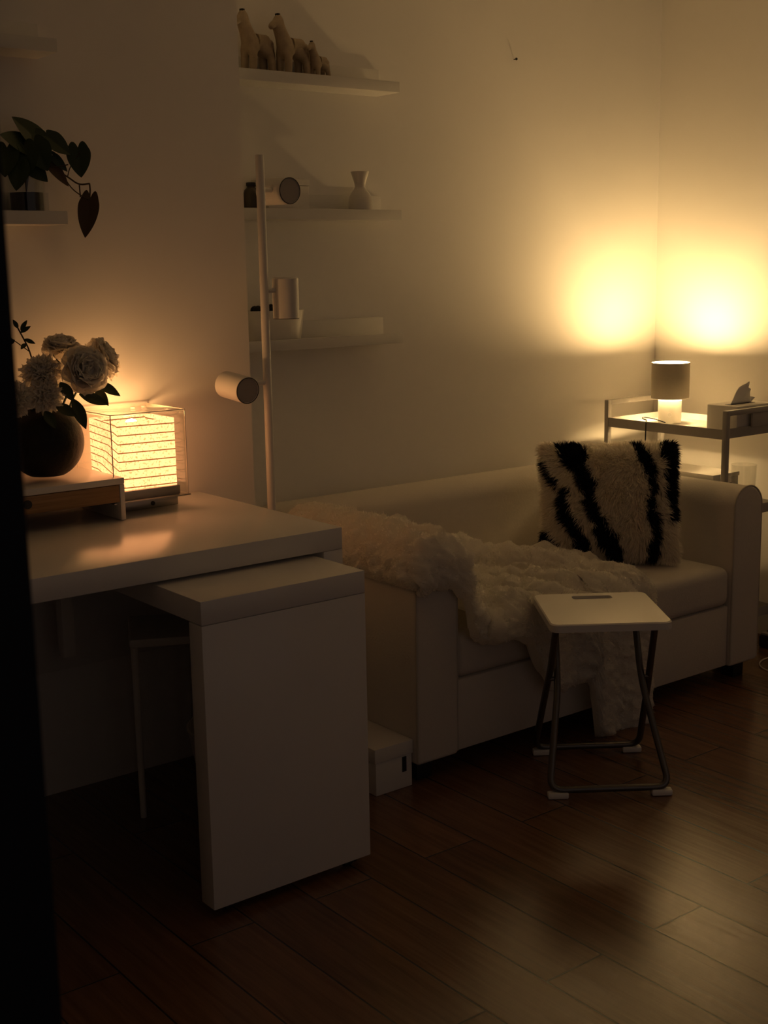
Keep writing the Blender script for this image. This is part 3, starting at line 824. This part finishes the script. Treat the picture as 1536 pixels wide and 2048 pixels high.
# ================================================================= THROW BLANKET
def throw():
    # columns run across the sofa (from the outer left side, over the arm, onto the seat);
    # rows run from the back of the blanket to the front and then hang down
    cols = []
    def lerp(a, b, q): return a+(b-a)*q
    zt = AH
    path = []           # (x, z) of the support section at the arm and seat
    path += [(SX0-.012, z) for z in (.520, .535, .55, .565)]
    for k in range(11):
        a = PI - PI*k/10
        path.append((SX0+AW/2+(AW/2+.012)*math.cos(a), zt-.065+.077*math.sin(a)))
    path += [(SX0+AW+.018, .52), (SX0+AW+.030, .475), (SX0+AW+.050, .435), (SX0+AW+.085, .412)]
    x = SX0+AW+.11
    while x < 2.805:
        path.append((x, .408)); x += .028
    path.append((2.805, .408))
    # resample finely
    fine = []
    for a, b in zip(path, path[1:]):
        L_ = math.hypot(b[0]-a[0], b[1]-a[1]); n = max(1, int(L_/.0068))
        for k in range(n): fine.append((lerp(a[0], b[0], k/n), lerp(a[1], b[1], k/n)))
    fine.append(path[-1])
    def itp(tab, q):
        if q <= tab[0][0]: return tab[0][1]
        for a, b in zip(tab, tab[1:]):
            if q <= b[0]: return lerp(a[1], b[1], (q-a[0])/(b[0]-a[0]))
        return tab[-1][1]
    # arm part keyed on the arc fraction, seat part keyed on x
    YBA = [(0, 3.00), (.10, 3.02), (.28, 2.97), (.36, 2.90), (.42, 2.84), (1, 2.84)]
    HGA = [(0, .0), (.05, .03), (.09, .085), (.14, .105), (.24, .115), (.30, .12), (.36, .09), (.42, .06), (1, .06)]
    YBS = [(2.17, 2.82), (2.26, 2.80), (2.36, 2.86), (2.48, 2.93), (2.60, 2.90), (2.70, 2.80), (2.76, 2.66), (2.80, 2.52)]
    HGS = [(2.17, .055), (2.24, .045), (2.30, .075), (2.34, .16), (2.38, .215), (2.44, .235), (2.53, .225), (2.545, .30), (2.56, .405), (2.66, .425), (2.775, .415), (2.79, .36), (2.81, .20)]
    # arc length normalised 0..1 over the path
    acc = [0]
    for a, b in zip(fine, fine[1:]): acc.append(acc[-1]+math.hypot(b[0]-a[0], b[1]-a[1]))
    tot = acc[-1]
    P = []
    for (x, z), s_ in zip(fine, acc):
        q = s_/tot
        onseat = x > SX0+AW+.08
        yb = (itp(YBS, x) if onseat else itp(YBA, q)) + .025*noise.noise(Vector((q*14, 3, 0)))
        hang = (itp(HGS, x) if onseat else itp(HGA, q)) + (.012*noise.noise(Vector((q*40, 7, 0))))
        yf = SY0-.020 if hang > .01 else SY0-.02-(hang-.01) + .0
        L_ = (yb-yf)+max(0, hang)
        row = []
        n = 118
        for k in range(n+1):
            d = L_*k/n
            y = yb-d; zz = z
            rr = .035
            if y < yf+rr and hang > .02:
                # round over the front edge
                over = (yf+rr)-y
                arc = rr*PI/2
                if over < arc:
                    a = over/rr; y = yf+rr-rr*math.sin(a); zz = z-rr*(1-math.cos(a))
                else:
                    y = yf; zz = z-rr-(over-arc)
            # folds: long ridges running right and forward over the seat, plus heaps
            up = Vector((0, 0, 1)) if y > yf+.02 else Vector((0, -1, 0))
            if onseat:
                f_ = .77*x + .63*y
                amp = .034*min(1, max(0, (2.82-x)/.12))*min(1, (x-2.15)/.12)
                heap = .066*math.exp(-(((x-2.43)/.11)**2+((y-2.84)/.09)**2)) + .030*math.exp(-(((x-2.62)/.10)**2+((y-2.66)/.10)**2))
                w1 = amp*(.5+.5*math.sin(f_*52+noise.noise(Vector((x*5, y*5, 0)))*2.4))
                if up.z > .5: zz += w1+heap
                else: y -= .016*(.5+.5*math.sin(x*42+zz*6)) + .012
            elif x < SX0+.01:
                x_off = .006*math.sin(y*30)
            pos = Vector((x, y, zz))
            row.append(pos)
        P.append(row)
    # smooth a little, then plush noise
    nc, nr = len(P), len(P[0])
    A = np.array([[tuple(p) for p in r] for r in P])
    for it in range(5):
        Bm = A.copy()
        Bm[1:-1, 1:-1] = (A[1:-1, 1:-1]*2 + A[:-2, 1:-1]+A[2:, 1:-1]+A[1:-1, :-2]+A[1:-1, 2:])/6
        A = Bm
    du = np.zeros_like(A); dv = np.zeros_like(A)
    du[1:-1] = A[2:]-A[:-2]; du[0] = A[1]-A[0]; du[-1] = A[-1]-A[-2]
    dv[:, 1:-1] = A[:, 2:]-A[:, :-2]; dv[:, 0] = A[:, 1]-A[:, 0]; dv[:, -1] = A[:, -1]-A[:, -2]
    Nn = np.cross(dv, du); Nn /= (np.linalg.norm(Nn, axis=2, keepdims=True)+1e-9)
    verts, faces = [], []
    TH = .016
    top = np.zeros_like(A)
    for i in range(nc):
        for j in range(nr):
            p = Vector(A[i, j])
            h = .006 + .020*abs(noise.noise(p*19)) + .022*abs(noise.noise(p*38+Vector((3, 1, 7)))) + .014*abs(noise.noise(p*75))
            e = min(i, nc-1-i, j, nr-1-j)/4.0
            h = TH*0 + (h+.006)*min(1, e)
            top[i, j] = A[i, j] + Nn[i, j]*h
    for arr in (top, A-Nn*.004):
        for i in range(nc):
            for j in range(nr): verts.append(tuple(arr[i, j]))
    o2 = nc*nr
    for i in range(nc-1):
        for j in range(nr-1):
            a = i*nr+j
            faces.append((a, a+1, a+nr+1, a+nr)); faces.append((o2+a, o2+a+nr, o2+a+nr+1, o2+a+1))
    rim = [i*nr for i in range(nc)] + [(nc-1)*nr+j for j in range(1, nr)] + [i*nr+nr-1 for i in range(nc-2, -1, -1)] + [j for j in range(nr-2, 0, -1)]
    for a, b in zip(rim, rim[1:]+rim[:1]): faces.append((a, b, o2+b, o2+a))
    # pile: short tufts all over
    rnd = random.Random(9)
    for s_ in range(34000):
        i, j = rnd.randrange(nc-1), rnd.randrange(nr-1)
        fu, fv = rnd.random(), rnd.random()
        p = top[i, j]*(1-fu)*(1-fv)+top[i+1, j]*fu*(1-fv)+top[i, j+1]*(1-fu)*fv+top[i+1, j+1]*fu*fv
        p = Vector(p); n = Vector(Nn[i, j])
        cl = noise.noise_vector(p*30)
        d = (n*.8+cl*1.1+Vector((rnd.uniform(-.4, .4), rnd.uniform(-.4, .4), rnd.uniform(-.4, .3)))).normalized()
        L_ = rnd.uniform(.005, .009); wd = rnd.uniform(.0008, .0016)
        sd = d.cross(Vector((rnd.uniform(-1, 1), rnd.uniform(-1, 1), rnd.uniform(-1, 1)))).normalized()
        o_ = len(verts)
        verts += [tuple(p-sd*wd-n*.002), tuple(p+sd*wd-n*.002), tuple(p+d*L_)]
        faces.append((o_, o_+1, o_+2))
    me = bpy.data.meshes.new('throw_blanket')
    me.from_pydata(verts, [], faces); me.materials.append(M_THROW)
    me.polygons.foreach_set('use_smooth', [True]*len(faces))
    o = bpy.data.objects.new('throw_blanket', me); COL.objects.link(o)
    return o
tag(throw(), 'fluffy cream throw draped over the sofa arm and seat down to the floor', 'blanket')

# ================================================================= FOLDING STOOL
t = thing('folding_stool', 'folding stool with white seat and steel tube legs in front of the sofa', 'stool', (2.366, 2.180, 0), math.radians(-35.4))
bm = B()
def rrect(hx, hy, r, n=7):
    out = []
    for cx, cy, a0 in ((hx-r, hy-r, 0), (-hx+r, hy-r, PI/2), (-hx+r, -hy+r, PI), (hx-r, -hy+r, 3*PI/2)):
        for k in range(n+1):
            a = a0+PI/2*k/n; out.append((cx+r*math.cos(a), cy+r*math.sin(a)))
    return out
outer = rrect(.150, .150, .022); slot = [(x, y+.104) for x, y in rrect(.052, .0165, .008)]
def ring_at(pts, z): return [bm.verts.new((x, y, z)) for x, y in pts]
zt, zb = .447, .427
def bez(pts, d): 
    return [(x-math.copysign(min(d, abs(x)), x), y-math.copysign(min(d, abs(y)), y)) for x, y in pts]
ot, om, ob = ring_at(bez(outer, .003), zt), ring_at(outer, zt-.003), ring_at(outer, zb)
st, sb = ring_at(slot, zt), ring_at(slot, zb)
def loopfaces(a, b):
    n = len(a)
    for i in range(n): bm.faces.new((a[i], a[(i+1) % n], b[(i+1) % n], b[i]))
loopfaces(ot, om); loopfaces(om, ob); loopfaces(st, sb)
for o_, s_ in ((ot, st), (ob, sb)): loopfaces(o_, s_)
part('seat', bm, M_PLAST, t, world=False, angle=28)
def uframe(sgn, wb, wm, wt):
    """sgn -1: foot bar at the front, top at the rear"""
    pts = [(-wt, -sgn*.075, .4265), (-wm, -sgn*.010, .285), (-wm-.004, sgn*.020, .235), (-wb, sgn*.146, .021), (wb, sgn*.146, .021), (wm+.004, sgn*.020, .235), (wm, -sgn*.010, .285), (wt, -sgn*.075, .4265)]
    bm = B(); tube(bm, fillet(pts, .035, 7), .0088, 14)
    fr = part('leg_frame', bm, M_STEELDK, t, world=False)
    for sx in (-1, 1):
        bm = B(); box(bm, sx*(wb-.020)-.026, sx*(wb-.020)+.026, sgn*.146-.012, sgn*.146+.012, .0006, .0165, .004)
        part('foot', bm, M_PLAST, fr, world=False, label='white plastic foot')
uframe(-1, .150, .107, .104)
uframe(1, .142, .128, .124)
for sx in (-1, 1):
    bm = B(); lathe(bm, [(.004, -.016), (.006, -.014), (.006, .014), (.004, .016)], 14, (sx*.119, .0, .262), (1, 0, 0))
    part('pivot', bm, M_STEELDK, t, world=False)

# ================================================================= FLOOR BOX
t = thing('lidded_box', 'small white lidded card box on the floor against the sofa side', 'box', (1.86, 2.60, 0))
part('box_body', box(B(), 1.834, 1.9495, 2.434, 2.76, .0006, .088, .001), M_CARD, t)
part('lid', box(B(), 1.829, 1.951, 2.430, 2.765, .0885, .125, .0015), M_CARD, t)
part('handle_slot', box(B(), 1.918, 1.931, 2.4325, 2.4338, .044, .084), M_BLACK, t, label='dark grip slot')

# ================================================================= TROLLEY
TX0, TX1, TY0, TY1 = 3.360, 3.662, 2.575, 3.080
t = thing('utility_trolley', 'grey steel utility trolley with mesh trays in the corner beside the sofa', 'trolley', ((TX0+TX1)/2, (TY0+TY1)/2, 0))
def end_frame(y):
    bm = B(); k = .009
    # square tube: two legs and the handle rail
    for xa in (TX0, TX1-2*k): box(bm, xa, xa+2*k, y-k, y+k, .055, .8355, .002)
    box(bm, TX0+2*k, TX1-2*k, y-k, y+k, .8185, .8355, .002)
    return part('end_frame', bm, M_METALW, t)
ef = end_frame(TY0); end_frame(TY1)
part('handle_plate', box(B(), 3.500, TX1-.0185, TY0-.004, TY0+.004, .772, .818, .002), M_METALW, ef)
M_MESH = mat('white_wire_mesh', (0.66, 0.64, 0.60), 0.5)
def tray(z):
    bm = B(); h = .032
    for xa in (TX0+.002, TX1-.004): box(bm, xa, xa+.002, TY0+.0095, TY1-.0095, z, z+h)
    for ya in (TY0+.0095, TY1-.0115): box(bm, TX0+.0185, TX1-.0185, ya, ya+.002, z, z+h)
    # folded lower flange
    box(bm, TX0+.0045, TX0+.0165, TY0+.012, TY1-.012, z, z+.0015); box(bm, TX1-.0165, TX1-.0045, TY0+.012, TY1-.012, z, z+.0015)
    tr = part('tray', bm, M_METALW, t)
    bm = B(); n1, n2 = 34, 58
    for k in range(1, n1):
        x = TX0+(TX1-TX0)*k/n1; box(bm, x-.0010, x+.0010, TY0+.012, TY1-.012, z+.0075, z+.0095)
    for k in range(1, n2):
        y = TY0+.01+(TY1-TY0-.02)*k/n2; box(bm, TX0+.0045, TX1-.0045, y-.0010, y+.0010, z+.0095, z+.0115)
    part('mesh', bm, M_MESH, tr)
for z in (.7425, .475, .115): tray(z)
for xa in (TX0+.009, TX1-.009):
    for ya in (TY0, TY1):
        c_ = part('caster', box(B(), xa-.010, xa+.010, ya-.014, ya+.014, .038, .0545, .002), M_BLACK, t)
        bm = B(); lathe(bm, [(.018, -.008), (.022, -.006), (.022, .006), (.018, .008)], 24, (xa, ya, .0225), (1, 0, 0)); part('wheel', bm, M_BLACK, c_)
ZT = .7425+.0122

# ================================================================= TABLE LAMP
QX, QY = 3.512, 2.925
t = thing('table_lamp', 'lit table lamp with grey drum shade on the trolley top tray', 'lamp', (QX, QY, ZT))
bs = part('base', lathe(B(), [(.038, 0), (.040, .002), (.040, .080), (.036, .084), (.012, .086), (.012, .1115)], 56, (QX, QY, ZT)), M_CERAM, t)
dv = Vector((-QX, -QY, 0)).normalized()
bm = B(); lathe(bm, [(.0085, 0), (.0085, .002), (.007, .0025), (.0065, .0015), (.001, .0015)], 24, Vector((QX, QY, ZT+.032))+dv*.0392, dv); part('touch_button', bm, M_LAMPW, bs)
SR, SB, ST = .0650, .088, .209
bm = B(); lathe(bm, [(SR, SB), (SR, ST)], 72, (QX, QY, ZT), cap0=False, cap1=False)
sh = part('lamp_shade', bm, M_SHADE, t, label='grey linen drum shade')
bm = B(); lathe(bm, [(SR-.0015, SB), (SR-.0015, ST)], 72, (QX, QY, ZT), cap0=False, cap1=False); part('bounce_lining', bm, M_SHADEIN, sh)  # white inner layer added to bounce more bulb light out of both ends
for zz in (SB, ST):
    bm = B()
    rg = [Vector((QX+(SR-.0007)*math.cos(2*PI*k/72), QY+(SR-.0007)*math.sin(2*PI*k/72), ZT+zz)) for k in range(72)]
    tube(bm, rg, .0014, 8, closed=True)
    part('shade_rim', bm, M_LAMPW, sh)
bm = B(); lathe(bm, [(.008, .112), (.014, .115), (.0165, .123), (.0165, .192), (.012, .204), (.003, .2075)], 28, (QX, QY, ZT))
part('bulb', bm, m_emit('lit_bulb', TABLE_LAMP_COLOR, BULB_STRENGTH), t)
bm = B(); tube(bm, fillet([(QX-.039, QY-.015, ZT+.006), (QX-.075, QY+.01, ZT+.022), (3.405, 2.955, ZT+.028), (3.385, 2.935, ZT+.024), (3.372, 2.905, ZT+.0235), (3.355, 2.895, ZT+.018), (3.352, 2.893, ZT-.02), (3.350, 2.90, .50), (3.352, 2.91, .30), (3.345, 2.93, .02), (3.50, 2.86, .006)], .02), .0022, 8)
part('cord', bm, M_BLACK, t, label='dark lamp cord')

# ================================================================= TISSUE BOX
t = thing('tissue_box', 'white tissue box with a pulled-up tissue on the trolley top tray', 'box', (3.545, 2.665, ZT))
part('box_body', box(B(), 3.445, 3.645, 2.592, 2.712, ZT, ZT+.086, .002), M_CARD, t)
part('slot', box(B(), 3.475, 3.60, 2.637, 2.664, ZT+.0862, ZT+.0868), M_BLACK, t, label='dark slot')
bm = B()
rows = []
for i in range(9):
    u = i/8
    row = []
    for j in range(9):
        v = j/8
        # triangular peak leaning to the right
        x = 3.480+.115*u + (.048-.060*u)*v
        y = 2.648 + .018*math.sin(u*7+v*2)*v*(1-.3*v) - .010*v
        z = ZT+.085+ ((.056+.020*u/.4) if u < .4 else (.076-.030*(u-.4)/.6))*v
        row.append(Vector((x, y, z)))
    rows.append(row)
grid_mesh(bm, rows)
rows = []
for i in range(7):
    u = i/6; row = []
    for j in range(5):
        v = j/4
        row.append(Vector((3.565+.035*u+.012*v, 2.655+.012*math.sin(u*6)*v, ZT+.085+.028*v*(1-.5*u))))
    rows.append(row)
grid_mesh(bm, rows)
o = part('tissue', bm, M_TISSUE, t, recalc=False)
for p in o.data.polygons: p.use_smooth = True
sm = o.modifiers.new('thick', 'SOLIDIFY'); sm.thickness = .001; sm.offset = 0

# ================================================================= ON THE MIDDLE TRAY
ZM = .475+.0122
t = thing('white_box', 'long white lidded box on the trolley middle tray', 'box', (3.545, 2.83, ZM))
part('box_body', box(B(), 3.473, 3.610, 2.702, 2.960, ZM, ZM+.098, .002), M_CARD, t)
part('lid', box(B(), 3.470, 3.613, 2.699, 2.963, ZM+.0985, ZM+.113, .002), M_CARD, t)
solo('glass_tumbler', lathe(B(), [(.036, 0), (.0375, .002), (.0435, .148), (.0425, .149), (.0415, .147), (.036, .006), (.001, .006)], 48, (3.555, 2.640, ZM)), M_GLASS,
     'clear empty glass beside the white box on the trolley middle tray', 'glass', (3.555, 2.640, ZM))
t = thing('binder_clip', 'small black clip on the trolley leg just above the sofa arm', 'clip', (3.383, 2.575, .585))
part('clip_jaw', box(B(), 3.3790, 3.392, 2.566, 2.584, .588, .602, .002), M_BLACK, t)
bm = B(); tube(bm, [(3.392, 2.570, .595), (3.402, 2.572, .600), (3.402, 2.578, .600), (3.392, 2.580, .595)], .0012, 8); part('clip_lever', bm, M_BLACK, t)

# ================================================================= FLOOR AT THE RIGHT
t = thing('power_adapter', 'dark power adapter lying on the floor beside the trolley', 'adapter', (3.66, 2.50, 0))
part('case', box(B(), 3.615, 3.715, 2.545, 2.60, .0006, .042, .006), M_BLACK, t)
part('label_strip', box(B(), 3.620, 3.710, 2.550, 2.595, .0422, .052, .003), M_METALW, t)
bm = B()
pts = [Vector((3.52+.11*math.cos(a), 2.40+.095*math.sin(a), .0035)) for a in [PI*.30+k*PI*1.55/30 for k in range(31)]]
tube(bm, [Vector((3.64, 2.545, .010))] + pts, .0022, 8)
solo('cable', bm, M_CORDW, 'thin white cable looping across the floor at the far right', 'cable', (3.52, 2.40, 0))
